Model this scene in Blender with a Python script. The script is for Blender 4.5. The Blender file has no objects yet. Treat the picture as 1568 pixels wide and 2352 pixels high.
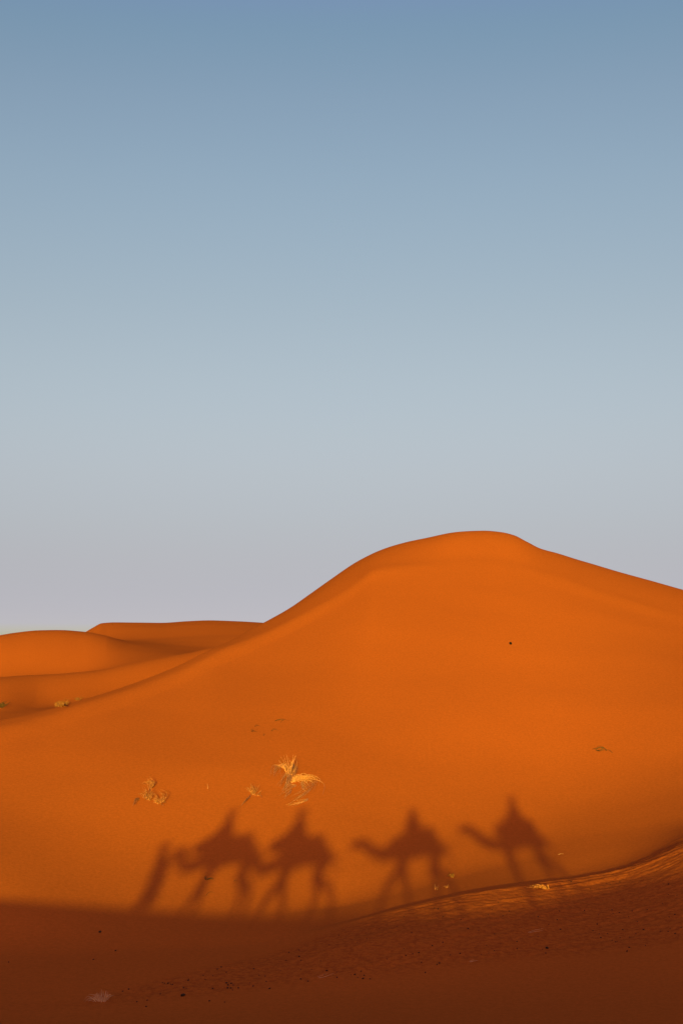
import math
import numpy as np

# ------------------------------------------------------------------ frame of reference
# World: the low sun stands over -Y, so shadows run along +Y. The photographer's eye is
# at the origin of the terrain survey, CAM_Z above datum.
CAM_Z = 9.0
FL = 3267.0            # focal length in the survey's picture units (50 mm on a 36 mm tall frame)
PITCH = math.radians(6.53)
YAW = -math.atan(161.0/3267.0)      # the view axis is 2.8 deg left of +Y
SUN_E = math.radians(5.4)

def bearing(px, py):
    """bearing from +Y (clockwise positive) and tan(elevation) of a sight line"""
    u = (px-784.0)/FL; v = (1176.0-py)/FL
    f = math.cos(PITCH)-v*math.sin(PITCH)
    up = math.sin(PITCH)+v*math.cos(PITCH)
    a = math.atan2(u, f)
    return a+YAW, up/math.hypot(u, f)

def pchip_slopes(x, y):
    h = np.diff(x, axis=0); d = np.diff(y, axis=0)/h
    m = np.zeros_like(y)
    w1 = 2*h[1:]+h[:-1]; w2 = h[1:]+2*h[:-1]
    with np.errstate(divide='ignore', invalid='ignore'):
        hm = (w1+w2)/(w1/d[:-1]+w2/d[1:])
    m[1:-1] = np.where(d[:-1]*d[1:] > 0, hm, 0.0)
    m[0] = d[0]; m[-1] = d[-1]
    return m

def pchip(x, y, q):
    """1-d monotone cubic, clamped outside"""
    x = np.asarray(x, float); y = np.asarray(y, float); q = np.clip(q, x[0], x[-1])
    m = pchip_slopes(x, y)
    i = np.clip(np.searchsorted(x, q, side='right')-1, 0, len(x)-2)
    h = x[i+1]-x[i]; t = (q-x[i])/h
    return ((1+2*t)*(1-t)**2*y[i]+t*(1-t)**2*h*m[i]+t*t*(3-2*t)*y[i+1]+t*t*(t-1)*h*m[i+1])

def pchip_cols(X, Y, q):
    """X, Y: (K, A) knots per column; q: (R, A) queries -> (R, A)"""
    K, A = X.shape
    m = pchip_slopes(X, Y)
    q = np.clip(q, X[0], X[-1])
    idx = np.zeros(q.shape, int)
    for k in range(1, K-1):
        idx += (q >= X[k])
    c = np.arange(A)[None, :].repeat(q.shape[0], 0)
    x0 = X[idx, c]; h = X[idx+1, c]-x0; t = (q-x0)/h
    return ((1+2*t)*(1-t)**2*Y[idx, c]+t*(1-t)**2*h*m[idx, c]+t*t*(3-2*t)*Y[idx+1, c]+t*t*(t-1)*h*m[idx+1, c])

# survey lines: (px, py, distance) = sight line + distance, or (px, None, distance, height below eye)
LINES = [
 # near floor of the hollow
 [(-500, None, 25, -6.3), (300, None, 25, -6.4), (900, None, 25, -6.3), (1568, None, 25, -6.1), (2100, None, 25, -5.4)],
 [(-500, None, 31, -6.9), (300, None, 31, -6.85), (900, None, 31, -6.7), (1568, None, 31, -6.35), (2100, None, 31, -5.7)],
'NEAR',
 # low berm that climbs to the right
 [(-500, None, 36.4, -6.90), (0, None, 36.4, -6.84), (300, None, 36.5, -6.80), (600, None, 36.8, -6.73), (760, 2131, 37.6), (900, 2092, 38.8), (1000, 2069, 39.6), (1100, 2050, 40.5), (1200, 2036, 41.6), (1300, 2024, 42.9), (1400, 2006, 43.9), (1480, 1981, 44.4), (1568, 1943, 45.0), (2100, 1800, 46.0)],
 # bottom of its lee side
 'LEE',
 # toe of the great face
 [(-500, None, 39.3, -6.55), (0, 2092, 39.8), (300, 2104, 39.9), (600, 2104, 40.0), (760, 2088, 41.0), (900, 2060, 41.8), (1100, 2005, 44.9), (1200, 1982, 46.6), (1300, 1960, 47.9), (1400, 1944, 48.5), (1480, 1928, 48.6), (1568, 1900, 49.0), (2100, 1730, 56)],
 # foot of the face
 [(-500, 1960, 42.5), (0, 1990, 43.0), (300, 2010, 43.3), (600, 2010, 43.6), (900, 1975, 45.8), (1100, 1930, 49.0), (1300, 1895, 52.0), (1568, 1835, 53.3), (2100, 1650, 58)],
 # middle of the face
 [(-500, 1840, 48.8), (0, 1830, 49.6), (300, 1790, 51.3), (600, 1710, 55.4), (900, 1640, 60.3), (1100, 1600, 63.8), (1300, 1590, 66.2), (1568, 1590, 66.6), (2100, 1580, 65.5)],
 # just under the brink
 'PRE',
 # brink: the face ends and the sand rolls over toward the crest
 [(-500, 1740, 55), (0, 1668, 57.5), (109, 1640, 59.5), (201, 1611, 61.5), (300, 1579, 64.0), (403, 1541, 67), (489, 1500, 70), (564, 1469, 73), (610, 1450, 74.5), (688, 1411, 77), (764, 1370, 79.5), (815, 1338, 81), (859, 1308, 82.5), (930, 1296, 84), (1000, 1290, 85), (1100, 1284, 86), (1240, 1310, 86), (1400, 1360, 85), (1568, 1410, 84), (2100, 1530, 80)],
 # crest / skyline of the great dune
 [(-500, 1722, 59), (-200, 1694, 60), (0, 1654, 59.6), (109, 1630, 61.4), (201, 1603, 63.4), (300, 1571, 66.2), (403, 1531, 69.4), (475, 1497, 73), (520, 1476, 77), (564, 1454, 80.5), (610, 1430, 84), (660, 1402, 87), (710, 1368, 89), (760, 1333, 91), (810, 1299, 93), (850, 1277, 93), (890, 1260, 93.5), (930, 1248, 94), (980, 1237, 94), (1030, 1226, 94), (1070, 1221.5, 94.5), (1110, 1220, 95), (1150, 1223, 95), (1180, 1230, 95), (1210, 1245, 95), (1240, 1260, 95.5), (1280, 1271, 96), (1340, 1290, 97), (1420, 1314, 97), (1500, 1336, 97), (1568, 1355, 97), (1750, 1400, 96), (2100, 1470, 94)],
 # lee of the great dune
 [(-500, None, 71, -2.8), (0, None, 69, -2.35), (120, None, 73.5, -1.75), (200, None, 75.5, -1.6), (300, None, 78.0, -1.3), (420, None, 81, -.9), (500, None, 84.0, -.3), (610, None, 92, 0.6), (890, None, 102, 5.0), (1100, None, 106, 7.0), (1568, None, 107, 3.5), (2100, None, 105, 0)],
 # trough before the second ridge
 [(-500, None, 80, -2.6), (0, None, 78, -2.02), (120, None, 82, -1.85), (200, None, 83, -1.7), (300, None, 85.0, -1.3), (420, None, 87.5, -.8), (500, None, 90, -.4), (610, None, 100, 0.0), (1100, None, 114, 0.5), (2100, None, 114, -2)],
 # second ridge
 [(-500, 1572, 90), (0, 1556, 91.5), (60, 1552, 92), (130, 1549.5, 92.5), (160, 1547, 93), (230, 1540, 94), (300, 1526, 95.5), (380, 1511, 97.5), (440, 1501, 99.5), (500, 1490, 102), (610, None, 112, 1.6), (1100, None, 124, -2), (2100, None, 124, -4)],
 [(-500, None, 112, -2.0), (0, None, 114, -1.0), (300, None, 116, -.2), (440, None, 118, 0.9), (610, None, 126, 1.2), (1100, None, 135, -3), (2100, None, 135, -5)],
 # foot of the third hill
 [(-500, None, 128, -2.2), (0, None, 130, -.9), (140, None, 131, -.6), (300, None, 132, .9), (440, None, 134, 1.9), (610, None, 140, 1.5), (1100, None, 146, -3), (2100, None, 146, -5)],
 # third hill
 [(-500, 1530, 148), (-150, 1492, 149), (0, 1459, 150), (40, 1453, 151), (90, 1448.5, 152), (140, 1448, 153), (195, 1452, 154), (240, 1460, 154), (300, 1477, 154), (400, 1492, 154), (500, 1498, 155), (610, None, 156, 2), (1100, None, 158, -3), (2100, None, 158, -5)],
 # hollow behind it
 [(-500, None, 178, -1.0), (0, None, 178, 1.0), (100, None, 178, 2.2), (160, None, 178, 3.0), (200, 1478, 178), (300, 1470, 178), (400, 1466, 178), (500, 1462, 178), (610, 1458, 178), (800, None, 178, 1), (1100, None, 178, -3), (2100, None, 178, -5)],
 # far dune
 [(-500, None, 200, -2), (0, None, 203, 2.0), (120, None, 204, 3.0), (170, 1463, 204), (195, 1452, 204), (214, 1441, 204), (235, 1431, 204), (262, 1429.5, 204), (320, 1430.5, 204), (370, 1431, 205), (430, 1428, 206), (490, 1426, 207), (550, 1427.5, 208), (610, 1431, 209), (700, 1445, 210), (900, None, 210, 2), (1100, None, 210, -3), (2100, None, 210, -5)],
 [(-500, None, 250, -5), (300, None, 250, 0), (1100, None, 250, -5), (2100, None, 250, -5)],
 [(-500, None, 340, -6), (2100, None, 340, -6)],
]

_L = []
_i = LINES.index('PRE')
_pre = []
for px, py, r in LINES[_i+1]:
    a, t = bearing(px, py)
    sl = float(np.interp(px, [-500, 0, 300, 600, 860, 1000, 1100, 1568], [.22, .25, .255, .285, .34, .36, .36, .27]))
    _pre.append((px, None, r-3.0, r*t-3.0*sl))
LINES[_i] = _pre
_b = LINES[LINES.index('LEE')-1]
_i = LINES.index('LEE'); _j = LINES.index('NEAR')
_lee, _near = [], []
for k in _b:
    px, r = k[0], k[2]
    z = k[3] if k[1] is None else r*bearing(px, k[1])[1]
    dl = float(np.interp(px, [-500, 600, 760, 900, 1100, 1200, 1300, 1400, 1480, 1568], [-.09, -.06, .06, .12, .13, .12, .085, .03, -.03, -.07]))
    dn = float(np.interp(px, [-500, 600, 900, 1100, 1400, 1568], [.05, .0, .04, .09, .14, .17]))
    _lee.append((px, None, r+1.0, z-dl)); _near.append((px, None, r-2.6, z-dn))
LINES[_i] = _lee; LINES[_j] = _near
for ln in LINES:
    aa, rr, zz = [], [], []
    for k in ln:
        if k[1] is None:
            a, _ = bearing(k[0], 1550); r = k[2]; z = k[3]
        else:
            a, t = bearing(k[0], k[1]); r = k[2]; z = r*t
        aa.append(a); rr.append(r); zz.append(z)
    _L.append((np.array(aa), np.array(rr, float), np.array(zz, float)))

def _hash(ix, iy, seed):
    h = (ix.astype(np.int64)*374761393+iy.astype(np.int64)*668265263+seed*982451653) & 0xffffffff
    h = ((h ^ (h >> 13))*1274126177) & 0xffffffff
    h = (h ^ (h >> 16)) & 0xffffffff
    return h/4294967295.0

def noise(x, y, seed=0):
    """smooth gradient noise about -1..1"""
    x = np.asarray(x, float); y = np.asarray(y, float)
    ix = np.floor(x); iy = np.floor(y); fx = x-ix; fy = y-iy
    ux = fx*fx*fx*(fx*(fx*6-15)+10); uy = fy*fy*fy*(fy*(fy*6-15)+10)
    def g(dx, dy):
        a = _hash(ix+dx, iy+dy, seed)*2*math.pi
        return np.cos(a)*(fx-dx)+np.sin(a)*(fy-dy)
    return 1.4*((g(0, 0)*(1-ux)+g(1, 0)*ux)*(1-uy)+(g(0, 1)*(1-ux)+g(1, 1)*ux)*uy)

def sstep(a, b, x):
    t = np.clip((x-a)/(b-a), 0, 1); return t*t*(3-2*t)

# crest of the ridge the caravan walks on (height below eye), along x
RIDGE_X = [-60, -25, -16, -11.3, -7.8, -4.2, -2.4, -.6, .6, 2.35, 4.3, 5.7, 7, 8, 9, 10.5, 13, 18, 60]
RIDGE_Z = [-1.8, -2.0, -2.2, -2.36, -2.65, -2.83, -2.80, -2.68, -2.60, -2.50, -2.24, -2.00, -1.72, -1.54, -1.48, -1.46, -1.5, -1.5, -1.3]

def ridge(x, y):
    c = pchip(RIDGE_X, RIDGE_Z, x)
    f = 1-np.exp(-(np.maximum(y, 0)/13.0)**1.6)
    b = 1-np.exp(-(np.maximum(-y, 0)/16.0)**1.8)
    z = c+(-6.75-c)*f*0.98+(-7.5-c)*b
    return z

def profile_cols(al, r):
    """al (A,), r (R,A) -> z below eye of the surveyed dunes"""
    X = np.array([pchip(a, rr, al) for a, rr, zz in _L])
    Z = np.array([pchip(a, zz, al) for a, rr, zz in _L])
    # keep the lines in order
    for k in range(1, len(X)):
        X[k] = np.maximum(X[k], X[k-1]+.15)
    return pchip_cols(X, Z, r)

def height_cols(al, r, detail=True):
    """al (A,) bearings, r (R,A) distances -> world z"""
    al = np.asarray(al, float)
    x = r*np.sin(al)[None, :]; y = r*np.cos(al)[None, :]
    zr = ridge(x, y)
    alw = (al+math.pi) % (2*math.pi)-math.pi
    zt = profile_cols(alw, r)
    w = sstep(17.0, 27.0, r)*(1-sstep(math.radians(50), math.radians(80), np.abs(alw)))[None, :]
    z = zr*(1-w)+zt*w
    far = sstep(300, 420, r)
    z = z*(1-far)+far*(-7.5+1.5*noise(x/90, y/90, 5))
    if detail:
        z = z+relief(x, y, r, alw)
    return z+CAM_Z

def relief(x, y, r, al):
    # broad unevenness of the sand
    z = 0.05*noise(x/9, y/7, 1)*sstep(28, 45, r)
    z = z+0.15*noise(x/26, y/22, 8)*sstep(62, 110, r)
    if float(np.min(r)) < 50 and float(np.max(r)) > 28:
        nr = np.interp(al, ZN_A, ZN_R)[None, :]; fr = np.interp(al, ZF_A, ZF_R)[None, :]
        m = zone(al, r)
        # wind-combed lag surface, streaks run along the berm
        u = x*math.cos(.0)+y*.0; d = r-fr
        st = noise(x/1.9+7, d/.42, 11)+.6*noise(x/.8, d/.2, 12)
        z = z+m*(.015*st+.012*noise(x/.33, y/.33, 13)+.008*noise(x/.14, y/.2, 14))
        # low scarps that break up just in front of the berm crest
        # low broken scarps and strands of sand along the berm
        side = sstep(.0, .10, al)[None, :]
        q = d+.22*noise(x/2.4, r*0+.5, 18)
        env = np.exp(-((d+.6)/(1.0+6*np.clip(al, 0, .2)[None, :]))**2)
        rid = 1-np.abs(noise(x/4.2+3, q/.62+x*.16, 15))*2
        rid2 = 1-np.abs(noise(x/2.4+8, q/.34+x*.22, 19))*2
        z = z+side*env*(.030*rid+.014*rid2)
        cr = sstep(-.06, .04, al)[None, :]*np.exp(-((d+.12)/.22)**2)
        z = z+cr*(.006+.014*noise(x/.9, d*0+1.5, 16)+.012*noise(x/.35, d/.3, 17))
    f = sstep(44, 52, r)*(1-sstep(78, 95, r))
    z = z+f*(.020*noise(x/5.5+1, y/3.2, 21)+.006*noise(x/2.1, y/1.4, 22))
    return z

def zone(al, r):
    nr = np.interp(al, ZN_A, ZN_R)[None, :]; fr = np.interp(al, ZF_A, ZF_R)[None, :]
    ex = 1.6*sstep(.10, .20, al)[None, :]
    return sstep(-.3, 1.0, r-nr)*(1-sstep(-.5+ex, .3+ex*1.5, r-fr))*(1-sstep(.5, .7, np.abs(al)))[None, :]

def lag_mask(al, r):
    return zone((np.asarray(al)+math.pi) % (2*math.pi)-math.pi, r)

def height(x, y, detail=True):
    a = math.atan2(x, y); r = math.hypot(x, y)
    return float(height_cols(np.array([a]), np.array([[r]]), detail)[0, 0])

def hit(px, py, rmin=20):
    """first meeting of a sight line with the sand -> world point"""
    a, t = bearing(px, py)
    rs = np.concatenate([np.arange(rmin, 120, .5), np.arange(120, 260, 1.0)])
    for _ in range(2):
        z = height_cols(np.array([a]), rs[:, None])[:, 0]-CAM_Z
        d = rs*t-z
        k = int(np.argmax(d <= 0))
        if d[k] > 0: return None
        if _ == 0: rs = np.linspace(rs[max(k-1, 0)]-.3, rs[k], 30)
    r = rs[k]
    if k > 0:
        r = rs[k-1]+(rs[k]-rs[k-1])*d[k-1]/(d[k-1]-d[k]+1e-9)
    return (r*math.sin(a), r*math.cos(a), height(r*math.sin(a), r*math.cos(a)))

def _line(pts):
    A, Rr = [], []
    for px, py in pts:
        a, t = bearing(px, py)
        rs = np.arange(24, 56, .02)
        z = profile_cols(np.array([a]), rs[:, None])[:, 0]
        k = int(np.argmax(rs*t-z <= 0)); A.append(a); Rr.append(rs[k])
    return np.array(A), np.array(Rr)
ZN_A, ZN_R = _line([(-300, 2330), (200, 2318), (375, 2303), (512, 2290), (717, 2264), (852, 2254), (1047, 2229), (1291, 2203), (1568, 2172), (2000, 2100)])
ZF_A, ZF_R = _line([(-300, 2318), (200, 2305), (246, 2284), (410, 2239), (590, 2198), (717, 2157), (800, 2124)])
_b = [(900, 2092), (1000, 2069), (1100, 2050), (1200, 2036), (1300, 2024), (1400, 2006), (1480, 1981), (1568, 1943), (2000, 1830)]
ZF_A = np.concatenate([ZF_A, [bearing(*p)[0] for p in _b]])
ZF_R = np.concatenate([ZF_R, [float(pchip(_L[3][0], _L[3][1], np.array([bearing(*p)[0]]))[0]) for p in _b]])
ZF_R = np.maximum(ZF_R, ZN_R[0]*0+np.interp(ZF_A, ZN_A, ZN_R)+.3)
SUN_STRENGTH = 4.7
SUN_COLOR = (1.0, 1.0, .05)
SKY_STRENGTH = .12
SKY_AIR, SKY_DUST, SKY_OZONE = 1.0, 6.0, 1.0
EXPOSURE = 0.3
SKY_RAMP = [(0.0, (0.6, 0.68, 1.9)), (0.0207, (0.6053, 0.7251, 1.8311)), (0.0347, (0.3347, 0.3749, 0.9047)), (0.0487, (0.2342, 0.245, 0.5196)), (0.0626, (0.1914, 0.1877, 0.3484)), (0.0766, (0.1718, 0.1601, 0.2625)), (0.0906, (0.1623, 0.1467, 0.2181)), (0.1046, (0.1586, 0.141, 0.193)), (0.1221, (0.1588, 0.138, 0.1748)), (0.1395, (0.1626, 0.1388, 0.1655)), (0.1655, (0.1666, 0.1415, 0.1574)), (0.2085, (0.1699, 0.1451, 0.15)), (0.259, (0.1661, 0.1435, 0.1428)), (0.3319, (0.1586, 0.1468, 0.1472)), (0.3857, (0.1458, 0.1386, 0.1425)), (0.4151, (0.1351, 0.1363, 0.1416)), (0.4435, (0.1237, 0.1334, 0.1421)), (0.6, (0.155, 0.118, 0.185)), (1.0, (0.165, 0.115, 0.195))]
import bpy, random
from mathutils import Vector, Matrix

scene = bpy.context.scene
COL = scene.collection
random.seed(7)
R = math.radians

def link(o, parent=None):
    COL.objects.link(o)
    if parent is not None: o.parent = parent
    return o

def tag(o, label=None, cat=None, group=None, kind=None):
    if label: o['label'] = label
    if cat: o['category'] = cat
    if group: o['group'] = group
    if kind: o['kind'] = kind
    return o

def mesh_obj(name, verts, faces, mat, parent=None, smooth=True):
    me = bpy.data.meshes.new(name)
    me.from_pydata([tuple(v) for v in verts], [], faces)
    me.update()
    if smooth: me.polygons.foreach_set('use_smooth', [True]*len(me.polygons))
    me.materials.append(mat)
    return link(bpy.data.objects.new(name, me), parent)

def empty(name, loc, rz=0.0):
    o = bpy.data.objects.new(name, None); o.empty_display_size = .3
    o.location = loc; o.rotation_euler = (0, 0, rz)
    return link(o)

# ------------------------------------------------------------------ materials
def new_mat(name, rough=0.9):
    m = bpy.data.materials.new(name); m.use_nodes = True
    nt = m.node_tree; b = nt.nodes['Principled BSDF']
    b.inputs['Roughness'].default_value = rough
    b.inputs['Specular IOR Level'].default_value = 0.15
    return m, nt, b

def noisy_mat(name, c1, c2, scale=8, rough=.9, bump=.0):
    m, nt, b = new_mat(name, rough)
    N, L = nt.nodes, nt.links
    tc = N.new('ShaderNodeTexCoord'); n = N.new('ShaderNodeTexNoise'); n.inputs['Scale'].default_value = scale
    n.inputs['Detail'].default_value = 5
    cr = N.new('ShaderNodeValToRGB')
    cr.color_ramp.elements[0].position = .35; cr.color_ramp.elements[0].color = (*c1, 1)
    cr.color_ramp.elements[1].position = .65; cr.color_ramp.elements[1].color = (*c2, 1)
    L.new(tc.outputs['Object'], n.inputs['Vector']); L.new(n.outputs['Fac'], cr.inputs['Fac'])
    L.new(cr.outputs['Color'], b.inputs['Base Color'])
    if bump:
        bp = N.new('ShaderNodeBump'); bp.inputs['Strength'].default_value = bump; bp.inputs['Distance'].default_value = .01
        L.new(n.outputs['Fac'], bp.inputs['Height']); L.new(bp.outputs['Normal'], b.inputs['Normal'])
    return m

def sand_material():
    m, nt, b = new_mat('orange_sand', 1.0)
    b.inputs['Specular IOR Level'].default_value = 0.0
    N, L = nt.nodes, nt.links
    tc = N.new('ShaderNodeTexCoord')
    def noise_n(scale, detail=3, rough=.5, vec=None):
        n = N.new('ShaderNodeTexNoise'); n.inputs['Scale'].default_value = scale
        n.inputs['Detail'].default_value = detail; n.inputs['Roughness'].default_value = rough
        L.new(vec if vec is not None else tc.outputs['Object'], n.inputs['Vector']); return n
    # broad drifts of slightly different sand
    big = noise_n(.045, 4)
    mix1 = N.new('ShaderNodeMix'); mix1.data_type = 'RGBA'
    mr = N.new('ShaderNodeMapRange'); mr.inputs['From Min'].default_value = .35; mr.inputs['From Max'].default_value = .65
    L.new(big.outputs['Fac'], mr.inputs['Value']); L.new(mr.outputs['Result'], mix1.inputs['Factor'])
    mix1.inputs['A'].default_value = (*SAND_A, 1); mix1.inputs['B'].default_value = (*SAND_B, 1)
    # grains: darker and paler specks
    fine = noise_n(10, 3, .85)
    mr2 = N.new('ShaderNodeMapRange'); mr2.inputs['From Min'].default_value = .3; mr2.inputs['From Max'].default_value = .7
    mr2.inputs['To Min'].default_value = .86; mr2.inputs['To Max'].default_value = 1.14
    L.new(fine.outputs['Fac'], mr2.inputs['Value'])
    mul = N.new('ShaderNodeVectorMath'); mul.operation = 'SCALE'
    L.new(mix1.outputs['Result'], mul.inputs[0]); L.new(mr2.outputs['Result'], mul.inputs['Scale'])
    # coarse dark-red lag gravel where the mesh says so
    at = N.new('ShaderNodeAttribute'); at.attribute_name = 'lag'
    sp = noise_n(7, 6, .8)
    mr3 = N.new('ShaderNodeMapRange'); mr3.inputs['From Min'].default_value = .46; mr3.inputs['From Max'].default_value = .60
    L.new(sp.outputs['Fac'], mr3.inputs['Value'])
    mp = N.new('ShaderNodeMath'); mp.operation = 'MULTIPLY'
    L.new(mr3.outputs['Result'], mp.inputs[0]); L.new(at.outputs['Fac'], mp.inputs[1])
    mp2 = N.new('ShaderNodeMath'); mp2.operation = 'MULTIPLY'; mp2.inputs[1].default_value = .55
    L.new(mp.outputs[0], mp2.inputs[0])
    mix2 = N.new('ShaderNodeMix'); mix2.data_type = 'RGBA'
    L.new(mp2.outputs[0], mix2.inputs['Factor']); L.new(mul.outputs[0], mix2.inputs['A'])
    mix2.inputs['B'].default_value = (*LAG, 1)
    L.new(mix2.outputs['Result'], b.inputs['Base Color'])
    # faint relief
    bp = N.new('ShaderNodeBump'); bp.inputs['Strength'].default_value = .35; bp.inputs['Distance'].default_value = .012
    mph = N.new('ShaderNodeMapping'); mph.inputs['Scale'].default_value = (1.2, 5, 1)
    L.new(tc.outputs['Object'], mph.inputs['Vector'])
    rel = noise_n(3, 4, .6, mph.outputs['Vector'])
    L.new(rel.outputs['Fac'], bp.inputs['Height']); L.new(bp.outputs['Normal'], b.inputs['Normal'])
    return m

SAND_A = (.490, .100, .0145)
SAND_B = (.470, .094, .0140)
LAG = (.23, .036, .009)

# ------------------------------------------------------------------ the sand sheet
GRID = {}
_height_exact, _hit_exact = height, hit

def _column(a):
    A = GRID['al']
    i = min(max(int(np.searchsorted(A, a))-1, 0), len(A)-2)
    f = (a-A[i])/(A[i+1]-A[i])
    return GRID['z'][:, i]*(1-f)+GRID['z'][:, i+1]*f

def height(x, y, detail=True):
    """height of the built sheet (fast lookup in front of the camera)"""
    a = math.atan2(x, y); r = math.hypot(x, y)
    if not GRID or not (GRID['al'][0] < a < GRID['al'][-1]) or r < 2.5: return _height_exact(x, y)
    A = GRID['al']; Rr = GRID['r']
    i = int(np.searchsorted(A, a))-1; k = int(np.searchsorted(Rr, r))-1
    f = (a-A[i])/(A[i+1]-A[i]); g = (r-Rr[k])/(Rr[k+1]-Rr[k]); Z = GRID['z']
    return float((Z[k, i]*(1-f)+Z[k, i+1]*f)*(1-g)+(Z[k+1, i]*(1-f)+Z[k+1, i+1]*f)*g)

def hit(px, py, rmin=20):
    a, t = bearing(px, py)
    if not (GRID['al'][0] < a < GRID['al'][-1]): return _hit_exact(px, py)
    Rr = GRID['r']; m = (Rr > rmin) & (Rr < 258); rs = Rr[m]; d = rs*t-(_column(a)[m]-CAM_Z)
    k = int(np.argmax(d <= 0))
    if d[k] > 0: return None
    r = rs[k]
    if k > 0: r = rs[k-1]+(rs[k]-rs[k-1])*d[k-1]/(d[k-1]-d[k]+1e-9)
    x, y = r*math.sin(a), r*math.cos(a)
    return (x, y, height(x, y))

def build_ground():
    az_front = np.arange(-17.5, 17.5001, .032)
    az = np.concatenate([np.arange(-180, -60, 3.0), np.arange(-60, -17.5, .5), az_front,
                         np.arange(18, 60, .5), np.arange(60, 180, 3.0)])
    al = np.radians(az)
    rs = np.concatenate([np.array([.35, .8, 1.3]), np.arange(2, 24, .5), np.arange(24, 37, .09), np.arange(37, 54, .05),
                         np.arange(54, 86, .2), np.arange(86, 106, .12), np.arange(106, 260, .6), np.geomspace(260, 4200, 60)])
    r = rs[:, None].repeat(len(al), 1)
    z = height_cols(al, r)
    sel = (az >= -17.5) & (az <= 17.5)
    GRID['al'] = al[sel]; GRID['r'] = rs; GRID['z'] = z[:, sel]
    x = r*np.sin(al)[None]; y = r*np.cos(al)[None]
    nr, na = r.shape
    co = np.stack([x, y, z], -1).reshape(-1, 3)
    co = np.concatenate([co, [[0, 0, height(0, 0.01)]]])
    i = np.arange(nr-1)[:, None]; j = np.arange(na)[None]
    j2 = (j+1) % na
    q = np.stack([i*na+j, (i+1)*na+j, (i+1)*na+j2, i*na+j2], -1).reshape(-1, 4)[:, ::-1]
    tri = np.stack([np.full(na, nr*na), np.arange(na), (np.arange(na)+1) % na], -1)[:, ::-1]
    me = bpy.data.meshes.new('sand_ground')
    nv = len(co); nq = len(q); nt_ = len(tri)
    me.vertices.add(nv); me.vertices.foreach_set('co', co.ravel())
    me.loops.add(nq*4+nt_*3); me.loops.foreach_set('vertex_index', np.concatenate([q.ravel(), tri.ravel()]))
    me.polygons.add(nq+nt_)
    st = np.concatenate([np.arange(nq)*4, nq*4+np.arange(nt_)*3])
    me.polygons.foreach_set('loop_start', st)
    me.polygons.foreach_set('loop_total', np.concatenate([np.full(nq, 4), np.full(nt_, 3)]))
    me.update(calc_edges=True); me.validate()
    me.polygons.foreach_set('use_smooth', np.ones(len(me.polygons), bool))
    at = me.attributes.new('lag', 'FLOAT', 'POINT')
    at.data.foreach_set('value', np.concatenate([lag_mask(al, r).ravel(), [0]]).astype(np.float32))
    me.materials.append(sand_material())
    o = link(bpy.data.objects.new('sand_ground', me))
    if o.data.polygons[10].normal.z < 0: me.flip_normals()
    tag(o, kind='structure')
    return o

# ------------------------------------------------------------------ tubes (blades, ropes)
def tube(verts, faces, pts, rad, sides=3):
    """tapered tube through pts, rad = list"""
    base = len(verts); n = len(pts)
    for k, p in enumerate(pts):
        a = pts[max(0, k-1)]; b = pts[min(n-1, k+1)]
        t = (Vector(b)-Vector(a)).normalized()
        u = t.cross(Vector((0, 0, 1)));
        if u.length < 1e-3: u = Vector((1, 0, 0))
        u.normalize(); w = u.cross(t)
        for s in range(sides):
            an = 2*math.pi*s/sides
            verts.append(Vector(p)+(u*math.cos(an)+w*math.sin(an))*rad[k])
    for k in range(n-1):
        for s in range(sides):
            s2 = (s+1) % sides
            faces.append((base+k*sides+s, base+k*sides+s2, base+(k+1)*sides+s2, base+(k+1)*sides+s))
    faces.append(tuple(base+s for s in range(sides))[::-1])
    faces.append(tuple(base+(n-1)*sides+s for s in range(sides)))

def catmull(pts, n=10):
    P = [Vector(p) for p in pts]
    if len(P) < 3:
        return [P[0].lerp(P[-1], k/n) for k in range(n+1)]
    P = [P[0]*2-P[1]]+P+[P[-1]*2-P[-2]]
    out = []
    m = len(P)-3
    for k in range(n+1):
        t = k/n*m; i = min(int(t), m-1); f = t-i
        a, b, c, d = P[i:i+4]
        out.append(.5*((2*b)+(c-a)*f+(2*a-5*b+4*c-d)*f*f+(3*b-a-3*c+d)*f**3))
    return out

def zc3(p):   # survey zoom of the grass patch -> picture units
    return (258.3+p[0]/3.035, 1636+p[1]/3.035)
def zc2(p): return ((1300+p[0]/1.568)/1.742, (3100+p[1]/1.568)/1.742)
def zc1(p): return ((500+p[0]/1.742)/1.742, (3150+p[1]/1.742)/1.742)
def ident(p): return p

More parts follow.
